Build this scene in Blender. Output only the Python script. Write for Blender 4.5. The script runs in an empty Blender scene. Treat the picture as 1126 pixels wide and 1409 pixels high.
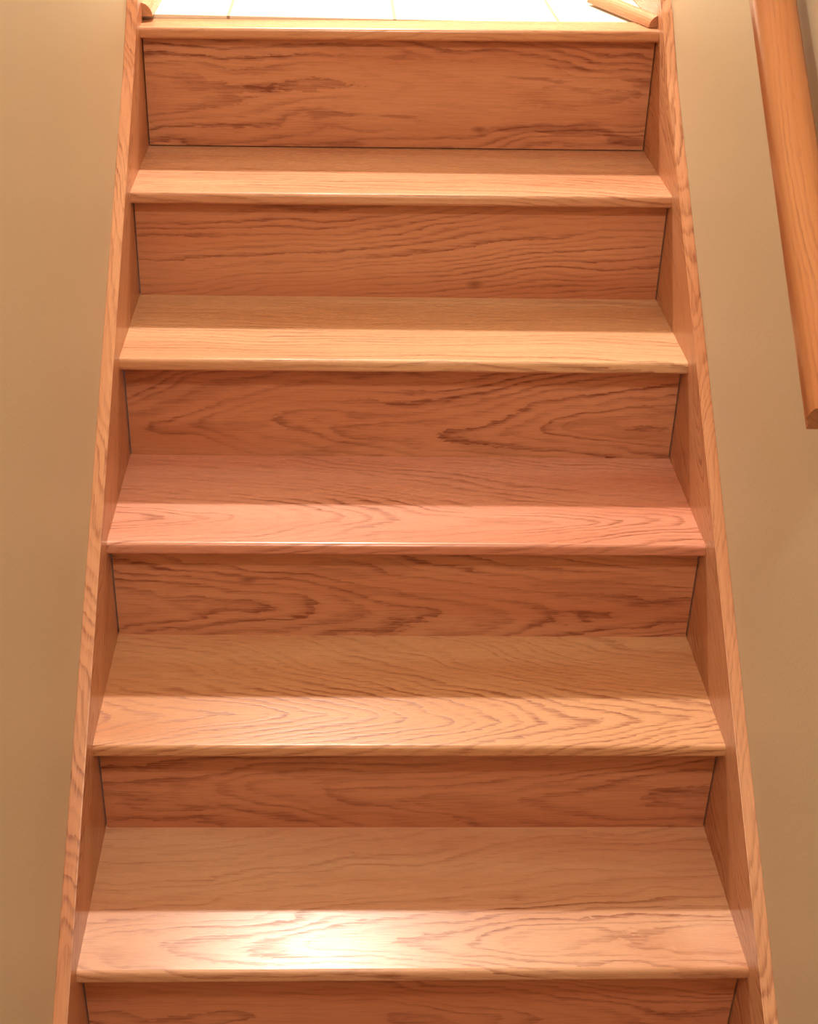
import bpy, bmesh, math, random
from mathutils import Vector, Matrix
random.seed(4)
sc=bpy.context.scene
sc.view_settings.view_transform='Standard'
sc.view_settings.look='None'
sc.view_settings.exposure=0.0

# ------------------------------------------------------------------ dims (metres)
RISE, RUN, OVER = .1899, .2479, .0283
LAND_Z = .0349
HALF = .46            # inner half width between the skirt boards
SK_T = .019           # skirt board thickness
WALL = HALF+SK_T
# small irregularities of a real, hand-built stair: z at left / right end of each nosing
DZ=[(-.006,.005),(.003,.008),(0,.001),(-.0015,-.0045),(.001,-.006),(.006,-.004),(0,0)]
DY=[0,-.008,-.005,.006,-.003,.003,0]
NT=6                  # treads below the landing
FLOOR_Z=-7*RISE

# ------------------------------------------------------------------ materials
def N(nt,t,**kw):
    n=nt.nodes.new(t)
    for k,v in kw.items(): setattr(n,k,v)
    return n
def M(nt,op,a,b=None,c=None,clamp=False):
    n=nt.nodes.new('ShaderNodeMath'); n.operation=op; n.use_clamp=clamp
    for i,x in enumerate((a,b,c)):
        if x is None: continue
        if isinstance(x,(int,float)): n.inputs[i].default_value=x
        else: nt.links.new(x,n.inputs[i])
    return n.outputs[0]
def comb(nt,x,y,z):
    n=nt.nodes.new('ShaderNodeCombineXYZ')
    for i,v in enumerate((x,y,z)):
        if isinstance(v,(int,float)): n.inputs[i].default_value=v
        else: nt.links.new(v,n.inputs[i])
    return n.outputs[0]
def noise(nt,vec,scale=1,detail=2,rough=.5):
    n=nt.nodes.new('ShaderNodeTexNoise'); n.noise_dimensions='3D'
    nt.links.new(vec,n.inputs['Vector'])
    n.inputs['Scale'].default_value=scale; n.inputs['Detail'].default_value=detail
    n.inputs['Roughness'].default_value=rough
    return n.outputs[0]
def mixc(nt,f,a,b,mode='MIX'):
    n=nt.nodes.new('ShaderNodeMix'); n.data_type='RGBA'; n.blend_type=mode
    for s,x in ((0,f),(6,a),(7,b)):
        if isinstance(x,(int,float)): n.inputs[s].default_value=x
        elif isinstance(x,tuple): n.inputs[s].default_value=(*x,1)
        else: nt.links.new(x,n.inputs[s])
    return n.outputs[2]
def ramp(nt,f,stops):
    n=nt.nodes.new('ShaderNodeValToRGB'); nt.links.new(f,n.inputs[0])
    e=n.color_ramp.elements
    while len(e)<len(stops): e.new(.5)
    for i,(p,c) in enumerate(stops):
        e[i].position=p; e[i].color=(c,c,c,1) if isinstance(c,(int,float)) else (*c,1)
    return n.outputs[0]

def oak(name,seed,v0=.0,h=.02,taper=.15,freq=95,light=(.63,.325,.18),dark=(.26,.078,.032),
        contrast=1.,rough=.27,wob=1.0,knot=None,patch=0.,quiet=None):
    """plain-sawn oak: a flat board cut through the conical growth rings of a log.
    ring = sqrt(v^2+h^2) + taper*u  -> cathedral arches along the board"""
    m=bpy.data.materials.new(name); m.use_nodes=True; nt=m.node_tree
    b=nt.nodes['Principled BSDF']
    uv=N(nt,'ShaderNodeUVMap'); uv.uv_map='UVMap'
    s=N(nt,'ShaderNodeSeparateXYZ'); nt.links.new(uv.outputs[0],s.inputs[0])
    u,v=s.outputs[0],s.outputs[1]
    sd=seed*3.17
    big=noise(nt,comb(nt,M(nt,'MULTIPLY',u,1.6),M(nt,'MULTIPLY',v,2.),sd),1,1,.5)
    big2=noise(nt,comb(nt,M(nt,'MULTIPLY',u,2.6),M(nt,'MULTIPLY',v,8),sd+11.),1,2,.5)
    mid=noise(nt,comb(nt,M(nt,'MULTIPLY',u,9),M(nt,'MULTIPLY',v,30),sd+5),1,2,.5)
    wig=noise(nt,comb(nt,M(nt,'MULTIPLY',u,44),M(nt,'MULTIPLY',v,170),sd),1,2,.6)
    dv=M(nt,'ADD',M(nt,'SUBTRACT',v,v0),M(nt,'MULTIPLY',M(nt,'SUBTRACT',big,.5),.13*wob))
    r=M(nt,'SQRT',M(nt,'ADD',M(nt,'MULTIPLY',dv,dv),h*h))
    r=M(nt,'ADD',r,M(nt,'MULTIPLY',u,taper))
    r=M(nt,'ADD',r,M(nt,'MULTIPLY',M(nt,'SUBTRACT',big2,.5),.10*wob))
    # wide and narrow years
    yr=noise(nt,comb(nt,M(nt,'MULTIPLY',r,22),sd,3.3),1,1,.5)
    r=M(nt,'ADD',r,M(nt,'MULTIPLY',M(nt,'SUBTRACT',yr,.5),.035))
    ring=M(nt,'ADD',M(nt,'MULTIPLY',r,freq),M(nt,'MULTIPLY',mid,1.5*wob))
    ring=M(nt,'ADD',ring,M(nt,'MULTIPLY',wig,.6))
    fr=M(nt,'FRACT',ring)
    line=ramp(nt,fr,[(0,.5),(.08,.12),(.28,.0),(.46,.06),(.66,.42),(.82,1.0),(.96,1.),(1,.5)])
    # strength varies from ring to ring and from place to place
    vr=noise(nt,comb(nt,M(nt,'MULTIPLY',u,2.4),M(nt,'MULTIPLY',M(nt,'FLOOR',M(nt,'ADD',ring,.02)),.63),sd),1,1,.5)
    vr=ramp(nt,vr,[(.34,.15),(.60,1.0)])
    pl=noise(nt,comb(nt,M(nt,'MULTIPLY',u,2.),M(nt,'MULTIPLY',v,11),sd+8),1,2,.5)
    pores=noise(nt,comb(nt,M(nt,'MULTIPLY',u,18),M(nt,'MULTIPLY',v,420),sd),1,2,.65)
    pm=ramp(nt,pores,[(.45,0.),(.58,1.)])
    g=M(nt,'MULTIPLY',line,vr)
    g=M(nt,'MULTIPLY',g,ramp(nt,pl,[(.32,.40),(.60,1.)]))
    g=M(nt,'MULTIPLY',g,M(nt,'ADD',.64,M(nt,'MULTIPLY',pm,.4)))
    if quiet:
        # grain is fainter on the back part of the tread, with a hard edge
        g=M(nt,'MULTIPLY',g,ramp(nt,v,[(.149,quiet),(.1495,1.)]))
    fine=M(nt,'MULTIPLY',pm,.15)
    tot=M(nt,'ADD',g,fine)
    if patch:
        # broad mineral / early-wood patches
        pq=noise(nt,comb(nt,M(nt,'ADD',M(nt,'MULTIPLY',u,4.0),M(nt,'MULTIPLY',wig,.3)),M(nt,'ADD',M(nt,'MULTIPLY',v,26),M(nt,'MULTIPLY',mid,.8)),sd+21),1,1,.5)
        tot=M(nt,'ADD',tot,M(nt,'MULTIPLY',ramp(nt,pq,[(.59,0.),(.63,1.)]),patch))
    tot=M(nt,'MULTIPLY',tot,contrast*.86,clamp=True)
    tone=noise(nt,comb(nt,M(nt,'MULTIPLY',u,1.3),M(nt,'MULTIPLY',v,9),sd+2),1,2,.5)
    lt2=tuple(c*k for c,k in zip(light,(.84,.68,.60)))
    base=mixc(nt,ramp(nt,tone,[(.35,0.),(.7,1.)]),light,lt2)
    col=mixc(nt,tot,base,dark)
    if knot:
        ku,kv,kr=knot
        du=M(nt,'DIVIDE',M(nt,'SUBTRACT',s.outputs[0],ku),kr*2.2); dw=M(nt,'DIVIDE',M(nt,'SUBTRACT',s.outputs[1],kv),kr)
        rr=M(nt,'SQRT',M(nt,'ADD',M(nt,'MULTIPLY',du,du),M(nt,'MULTIPLY',dw,dw)))
        rr=M(nt,'ADD',rr,M(nt,'MULTIPLY',M(nt,'SUBTRACT',mid,.5),1.6))
        col=mixc(nt,ramp(nt,rr,[(.1,.7),(.5,.45),(1.,0.)]),col,(.18,.05,.025))
    nt.links.new(col,b.inputs['Base Color'])
    nt.links.new(M(nt,'ADD',rough,M(nt,'MULTIPLY',tot,.10)),b.inputs['Roughness'])
    bp=N(nt,'ShaderNodeBump'); bp.inputs['Strength'].default_value=.12; bp.inputs['Distance'].default_value=.001
    bp.invert=True
    nt.links.new(tot,bp.inputs['Height']); nt.links.new(bp.outputs[0],b.inputs['Normal'])
    b.inputs['Specular IOR Level'].default_value=.42
    return m

def paint(name,col,rough=.6,bump=.15,sc_=160):
    m=bpy.data.materials.new(name); m.use_nodes=True; nt=m.node_tree; b=nt.nodes['Principled BSDF']
    tc=N(nt,'ShaderNodeTexCoord')
    n1=noise(nt,tc.outputs['Object'],sc_,3,.6); n2=noise(nt,tc.outputs['Object'],1.1,2,.5)
    c=mixc(nt,ramp(nt,n2,[(.3,0.),(.7,1.)]),col,tuple(x*.95 for x in col))
    nt.links.new(c,b.inputs['Base Color']); b.inputs['Roughness'].default_value=rough
    bp=N(nt,'ShaderNodeBump'); bp.inputs['Strength'].default_value=bump; bp.inputs['Distance'].default_value=.002
    nt.links.new(n1,bp.inputs['Height']); nt.links.new(bp.outputs[0],b.inputs['Normal'])
    return m
def tile(name):
    m=bpy.data.materials.new(name); m.use_nodes=True; nt=m.node_tree; b=nt.nodes['Principled BSDF']
    tc=N(nt,'ShaderNodeTexCoord')
    mp=N(nt,'ShaderNodeMapping'); mp.inputs['Location'].default_value=(.01,.0,0)
    nt.links.new(tc.outputs['Object'],mp.inputs['Vector'])
    br=N(nt,'ShaderNodeTexBrick'); br.offset=0; nt.links.new(mp.outputs[0],br.inputs['Vector'])
    br.inputs['Scale'].default_value=1; br.inputs['Brick Width'].default_value=.30; br.inputs['Row Height'].default_value=.30
    br.inputs['Mortar Size'].default_value=.003
    br.inputs['Color1'].default_value=(.80,.76,.68,1); br.inputs['Color2'].default_value=(.77,.73,.66,1)
    br.inputs['Mortar'].default_value=(.36,.30,.24,1)
    nt.links.new(br.outputs[0],b.inputs['Base Color']); b.inputs['Roughness'].default_value=.4
    return m
def flat(name,col,rough=.5,metal=0,emit=0,ec=(1,.85,.65)):
    m=bpy.data.materials.new(name); m.use_nodes=True; nt=m.node_tree; b=nt.nodes['Principled BSDF']
    tc=N(nt,'ShaderNodeTexCoord'); n=noise(nt,tc.outputs['Object'],30,2)
    nt.links.new(mixc(nt,n,col,tuple(x*.9 for x in col)),b.inputs['Base Color'])
    b.inputs['Roughness'].default_value=rough; b.inputs['Metallic'].default_value=metal
    if emit:
        b.inputs['Emission Color'].default_value=(*ec,1); b.inputs['Emission Strength'].default_value=emit
    return m

# ------------------------------------------------------------------ mesh helpers
def link(me,name,mat,parent=None,smooth=False):
    o=bpy.data.objects.new(name,me); sc.collection.objects.link(o); me.materials.append(mat)
    if parent: o.parent=parent
    if smooth:
        for p in me.polygons: p.use_smooth=True
    return o
def extrude_x(name,prof,xa,xb,mat,parent=None,zfun=None,u_off=0,v_off=0,nx=1):
    """closed (y,z) profile swept along x; UV = (x, arc length)"""
    bm=bmesh.new(); uvl=bm.loops.layers.uv.new('UVMap')
    xs=[xa+(xb-xa)*i/nx for i in range(nx+1)]
    rows=[[bm.verts.new((x,y,z+(zfun(x) if zfun else 0))) for (y,z) in prof] for x in xs]
    n=len(prof); arc=[0]
    for i in range(n):
        a,b_=prof[i],prof[(i+1)%n]; arc.append(arc[-1]+math.hypot(a[0]-b_[0],a[1]-b_[1]))
    for k in range(nx):
        for i in range(n):
            j=(i+1)%n
            f=bm.faces.new((rows[k][i],rows[k+1][i],rows[k+1][j],rows[k][j]))
            for l,(uu,vv) in zip(f.loops,((xs[k],arc[i]),(xs[k+1],arc[i]),(xs[k+1],arc[i+1]),(xs[k],arc[i+1]))):
                l[uvl].uv=(uu+u_off,vv+v_off)
    for r,rev in ((rows[0],False),(rows[-1],True)):
        f=bm.faces.new(r[::-1] if rev else r)
        for l in f.loops: l[uvl].uv=(l.vert.co.y,l.vert.co.z*1.0)
    bmesh.ops.recalc_face_normals(bm,faces=bm.faces)
    me=bpy.data.meshes.new(name); bm.to_mesh(me); bm.free()
    return link(me,name,mat,parent)
def prism_x(name,poly,xa,xb,mat,parent=None,dirv=(0,1,0),perp=(0,0,1),bev=0,voff=0):
    """(y,z) polygon with thickness in x; UV along dirv/perp"""
    bm=bmesh.new()
    a=[bm.verts.new((xa,y,z)) for y,z in poly]; b_=[bm.verts.new((xb,y,z)) for y,z in poly]
    n=len(poly)
    bm.faces.new(a); bm.faces.new(b_[::-1])
    for i in range(n): bm.faces.new((a[i],a[(i+1)%n],b_[(i+1)%n],b_[i]))
    bmesh.ops.recalc_face_normals(bm,faces=bm.faces)
    if bev: bmesh.ops.bevel(bm,geom=list(bm.edges),offset=bev,segments=2,affect='EDGES')
    uvl=bm.loops.layers.uv.new('UVMap'); D=Vector(dirv).normalized(); Pp=Vector(perp).normalized()
    for f in bm.faces:
        for l in f.loops: l[uvl].uv=(l.vert.co.dot(D),l.vert.co.dot(Pp)+l.vert.co.x+voff)
    me=bpy.data.meshes.new(name); bm.to_mesh(me); bm.free()
    return link(me,name,mat,parent)
def box(name,lo,hi,mat,parent=None,bev=0):
    bm=bmesh.new(); bmesh.ops.create_cube(bm,size=1)
    for v in bm.verts:
        v.co=Vector([(lo[k]+hi[k])/2+v.co[k]*(hi[k]-lo[k]) for k in range(3)])
    if bev: bmesh.ops.bevel(bm,geom=list(bm.edges),offset=bev,segments=2,affect='EDGES')
    uvl=bm.loops.layers.uv.new('UVMap')
    for f in bm.faces:
        for l in f.loops: l[uvl].uv=(l.vert.co.x+l.vert.co.y,l.vert.co.z+l.vert.co.y*.1)
    me=bpy.data.meshes.new(name); bm.to_mesh(me); bm.free()
    return link(me,name,mat,parent)
def empty(name):
    e=bpy.data.objects.new(name,None); sc.collection.objects.link(e); return e

# ------------------------------------------------------------------ staircase
stair=empty('staircase')
TH=.021
def tread_profile(yf,z,yb):
    r=.007; pts=[(yb,z)]
    pts.append((yf+r,z))
    for k in range(1,6):
        a=math.pi/2*k/5; pts.append((yf+r-r*math.sin(a),z-r+r*math.cos(a)))
    for k in range(0,6):
        a=math.pi/2*k/5; pts.append((yf+r-r*math.cos(a),z-TH+r-r*math.sin(a)))
    pts.append((yb,z-TH))
    return pts
# v (arc length) starts at the back edge of each tread: ~.28 = nose
TP={
 0:dict(seed=1,v0=.05,h=.05,taper=.02,freq=120,contrast=.5),
 1:dict(seed=2,v0=.42,h=.02,taper=.04,freq=90,contrast=.9,wob=.7,light=(.67,.375,.23),quiet=.5),
 2:dict(seed=3,v0=.46,h=.02,taper=.03,freq=80,contrast=.9,wob=.6,light=(.69,.43,.255),quiet=.6),
 3:dict(seed=4,v0=.215,h=.012,taper=.20,freq=72,light=(.69,.325,.225),contrast=1.15,wob=.9,quiet=.5),
 4:dict(seed=5,v0=.205,h=.010,taper=.30,freq=70,light=(.63,.34,.18),contrast=1.2,wob=.85,quiet=.5),
 5:dict(seed=6,v0=.235,h=.02,taper=-.12,freq=58,light=(.63,.355,.215),contrast=1.05,wob=1.,quiet=.45),
 6:dict(seed=7,v0=.2,h=.02,taper=.10,freq=90)}
RP={1:dict(seed=21,v0=.11,h=.03,taper=.07,freq=75,wob=.8,knot=(.15,.165,.007),patch=.5),
 2:dict(seed=22,v0=-.02,h=.02,taper=.06,freq=85,contrast=.8,wob=.7,knot=(.13,.145,.010)),
 3:dict(seed=23,v0=.12,h=.02,taper=-.16,freq=62,wob=.9,patch=.2),
 4:dict(seed=34,v0=.13,h=.02,taper=.14,freq=60,wob=.9,knot=(-.25,.065,.009),patch=.2),
 5:dict(seed=25,v0=.13,h=.02,taper=-.12,freq=58,wob=.9,patch=.2),
 6:dict(seed=26,v0=.1,h=.02,taper=.1,freq=75),
 7:dict(seed=27,v0=.1,h=.02,taper=.1,freq=75)}
def zf(i):
    a,b_=DZ[i]
    return lambda x:(a+(b_-a)*(x+HALF)/(2*HALF))
def ztop(i): return (LAND_Z if i==0 else 0)-i*RISE
RL=(.60,.277,.155); RD=(.22,.060,.030)
for i in range(0,NT+1):
    yf=-i*RUN; yb=yf+RUN+OVER+.012 if i else .075
    extrude_x('tread_%d'%i if i else 'landing_nosing',tread_profile(yf,ztop(i),yb),-HALF-.006,HALF+.006,oak('oak_tread_%d'%i,**TP[i]),stair,zfun=zf(i))
for i in range(1,NT+2):
    y=-(i-1)*RUN+OVER+(DY[i] if i<len(DY) else 0)
    zt=ztop(i-1)-TH+.002; zb=(ztop(i) if i<=NT else FLOOR_Z)-.012
    zf_=None
    if i==1:
        # the top riser was planed a little short: thin open joint above the tread
        zb=ztop(1)+.0025; zf_=zf(1); zt-=.004
    prof=[(y,zt),(y,zb),(y+.018,zb),(y+.018,zt)]
    kw={**dict(light=RL,dark=RD,rough=.36),**RP[i]}
    extrude_x('riser_%d'%i,prof,-HALF+.002,HALF-.002,oak('oak_riser_%d'%i,**kw),stair,zfun=zf_)
# skirt boards
H=.057
def nos(y): return y*RISE/RUN
ya,yb_=-(NT)*RUN-.09,.045
skpoly=[(yb_,LAND_Z+.012+H-.002),(.0,nos(0)+H+.016),(-.1,nos(-.1)+H),(ya,nos(ya)+H),(ya,FLOOR_Z),(-NT*RUN+.14,FLOOR_Z),(yb_,nos(yb_)-.30)]
D=(0,RUN,RISE); Pp=(0,-RISE,RUN)
skm=dict(light=(.62,.32,.175),dark=(.26,.078,.032),rough=.3,contrast=1.)
prism_x('skirt_left',skpoly,-WALL,-HALF,oak('oak_skirt_a',31,v0=-.44,h=.01,taper=.25,freq=92,**skm),stair,D,Pp,.0015)
prism_x('skirt_right',skpoly,HALF,WALL,oak('oak_skirt_b',32,v0=.50,h=.01,taper=-.25,freq=92,**skm),stair,D,Pp,.0015)

# ------------------------------------------------------------------ room shell
wallm=paint('wall_paint',(.60,.50,.355))
ceilm=paint('ceiling_paint',(.78,.75,.68),.8)
YB=-3.6; YL=2.6; ZC=2.5
box('wall_left',(-WALL-.12,YB,FLOOR_Z),(-WALL,YL,ZC),wallm)
box('wall_right',(WALL,YB,FLOOR_Z),(WALL+.12,YL,ZC),wallm)
box('wall_back',(-WALL-.12,YL,FLOOR_Z),(WALL+.12,YL+.1,ZC),wallm)
box('wall_front',(-WALL-.12,YB-.1,FLOOR_Z),(WALL+.12,YB,ZC),wallm)
box('ceiling',(-WALL-.12,YB-.1,ZC),(WALL+.12,YL+.1,ZC+.1),ceilm)
box('floor',(-WALL,YB,FLOOR_Z-.1),(WALL,-NT*RUN+OVER,FLOOR_Z),paint('floor_carpet',(.35,.27,.19),.9,.5))
box('floor_landing',(-WALL,.075,LAND_Z-.12),(WALL,YL,LAND_Z+.001),tile('white_tile'))
bm_=oak('oak_base',41,v0=.3,h=.05,taper=.02,freq=110,light=(.58,.31,.18),contrast=.5)
box('baseboard_left',(-WALL,.047,LAND_Z+.001),(-WALL+.013,YL,LAND_Z+.085),bm_,bev=.002)
box('baseboard_right',(WALL-.013,.047,LAND_Z+.001),(WALL,YL,LAND_Z+.085),bm_,bev=.002)
def quarter_round(name,p,q,r,mat,side=1):
    p=Vector(p);q=Vector(q);d=(q-p).normalized();n=Vector((-d.y,d.x,0))*side
    bm=bmesh.new(); uvl=bm.loops.layers.uv.new('UVMap'); rows=[]
    prof=[(0,0)]+[(r*math.cos(math.pi/2*k/6),r*math.sin(math.pi/2*k/6)) for k in range(7)]
    for c in (p,q): rows.append([bm.verts.new(c+n*a+Vector((0,0,b))) for a,b in prof])
    k=len(prof)
    for i in range(k): bm.faces.new((rows[0][i],rows[0][(i+1)%k],rows[1][(i+1)%k],rows[1][i]))
    bm.faces.new(rows[0]); bm.faces.new(rows[1][::-1]); bmesh.ops.recalc_face_normals(bm,faces=bm.faces)
    for f in bm.faces:
        for l in f.loops: l[uvl].uv=(l.vert.co.dot(d),l.vert.co.dot(n)+l.vert.co.z)
    me=bpy.data.meshes.new(name); bm.to_mesh(me); bm.free(); return link(me,name,mat)
quarter_round('trim_1',(WALL-.016,.03,LAND_Z+.006),(.385,.25,LAND_Z+.006),.020,bm_)
quarter_round('trim_2',(-WALL+.013,.05,LAND_Z+.002),(-WALL+.013,.9,LAND_Z+.002),.024,bm_,-1)

# ------------------------------------------------------------------ handrail
rail=empty('handrail')
RX=.439; RH=.775
ye=-1.178; yt=.30
def railprof():
    w=.026;h=.034
    pts=[(-.017,-h),(.017,-h),(.019,-.016),(w,-.006),(w,.010)]
    for k in range(1,8):
        a=math.pi*k/8; pts.append((w*math.cos(a),.010+.020*math.sin(a)))
    pts+=[(-w,.010),(-w,-.006),(-.019,-.016)]
    return pts
d=Vector((0,RUN,RISE)).normalized(); up=Vector((0,-RISE,RUN)).normalized()
bm=bmesh.new(); uvl=bm.loops.layers.uv.new('UVMap'); rows=[]
for y in (ye,yt):
    c=Vector((RX,y,nos(y)+RH)); rows.append([bm.verts.new(c+Vector((a,0,0))+up*b_) for a,b_ in railprof()])
k=len(rows[0])
for i in range(k): bm.faces.new((rows[0][i],rows[0][(i+1)%k],rows[1][(i+1)%k],rows[1][i]))
bm.faces.new(rows[0]); bm.faces.new(rows[1][::-1]); bmesh.ops.recalc_face_normals(bm,faces=bm.faces)
for f in bm.faces:
    for l in f.loops: l[uvl].uv=(l.vert.co.dot(d),l.vert.co.dot(up)+l.vert.co.x)
me=bpy.data.meshes.new('rail'); bm.to_mesh(me); bm.free()
ro=link(me,'rail',oak('oak_rail',51,v0=.9,h=.03,taper=.02,freq=90,light=(.53,.235,.10),dark=(.26,.085,.033),contrast=.6,rough=.3,wob=.5),rail,True)
md=ro.modifiers.new('es','EDGE_SPLIT'); md.split_angle=math.radians(35)
brass=flat('brass',(.6,.42,.18),.3,1)
for n_,y in enumerate((.20,)):
    z=nos(y)+RH
    box('bracket_plate_%d'%n_,(WALL-.006,y-.02,z-.11),(WALL,y+.02,z-.05),brass,rail,.002)
    box('bracket_arm_%d'%n_,(RX-.006,y-.006,z-.086),(WALL-.004,y+.006,z-.074),brass,rail,.002)
    box('bracket_saddle_%d'%n_,(RX-.012,y-.008,z-.084),(RX+.012,y+.008,z-.035),brass,rail,.002)

# ------------------------------------------------------------------ lamps
def dome(name,x,y,z,r,parent,mat):
    bm=bmesh.new(); bmesh.ops.create_uvsphere(bm,u_segments=32,v_segments=16,radius=r)
    bmesh.ops.delete(bm,geom=[v for v in bm.verts if v.co.z>.001],context='VERTS')
    for v in bm.verts: v.co.z*=.35; v.co+=Vector((x,y,z))
    me=bpy.data.meshes.new(name); bm.to_mesh(me); bm.free(); return link(me,name,mat,parent,True)
glass=flat('lamp_glass',(.9,.85,.75),.4,0,3)
def ceiling_or_fill_lamp(x,y,energy,size,col):
    e=empty('ceiling_or_fill_lamp')
    bm=bmesh.new(); bmesh.ops.create_cone(bm,cap_ends=True,segments=32,radius1=.15,radius2=.15,depth=.03)
    for v in bm.verts: v.co+=Vector((x,y,ZC-.016))
    me=bpy.data.meshes.new('lamp_base'); bm.to_mesh(me); bm.free(); link(me,'lamp_base',brass,e)
    dome('lamp_shade',x,y,ZC-.03,.14,e,glass)
    L=bpy.data.lights.new('lamp_light','AREA'); L.shape='DISK'; L.size=size; L.energy=energy; L.color=col
    o=bpy.data.objects.new('lamp_light',L); o.location=(x,y,ZC-.095); sc.collection.objects.link(o); o.parent=e
ceiling_or_fill_lamp(-.15,1.42,155,.14,(1,.90,.775))
ceiling_or_fill_lamp(.0,-2.7,55,.3,(1,.86,.68))  # unseen fill lamp, added above and behind the camera to brighten risers and treads
w=bpy.data.worlds.new('World'); sc.world=w; w.use_nodes=True
w.node_tree.nodes['Background'].inputs[0].default_value=(1,.85,.7,1); w.node_tree.nodes['Background'].inputs[1].default_value=.3

# ------------------------------------------------------------------ camera
f,p,yw,r=1.6995,-.5388,.0592,.0335
cp,sp=math.cos(p),math.sin(p);cy,sy=math.cos(yw),math.sin(yw)
F=Vector((sy*cp,cy*cp,sp)); R_=Vector((cy,-sy,0)); U=R_.cross(F)
r2=R_*math.cos(r)+U*math.sin(r); u2=-R_*math.sin(r)+U*math.cos(r)
cam=bpy.data.cameras.new('camera'); co=bpy.data.objects.new('camera',cam); sc.collection.objects.link(co)
Mx=Matrix((r2,u2,-F)).transposed().to_4x4(); Mx.translation=Vector((-.1093,-2.5419,.5633)); co.matrix_world=Mx
cam.sensor_fit='HORIZONTAL'; cam.sensor_width=36; cam.lens=f*36; cam.clip_start=.02
sc.camera=co
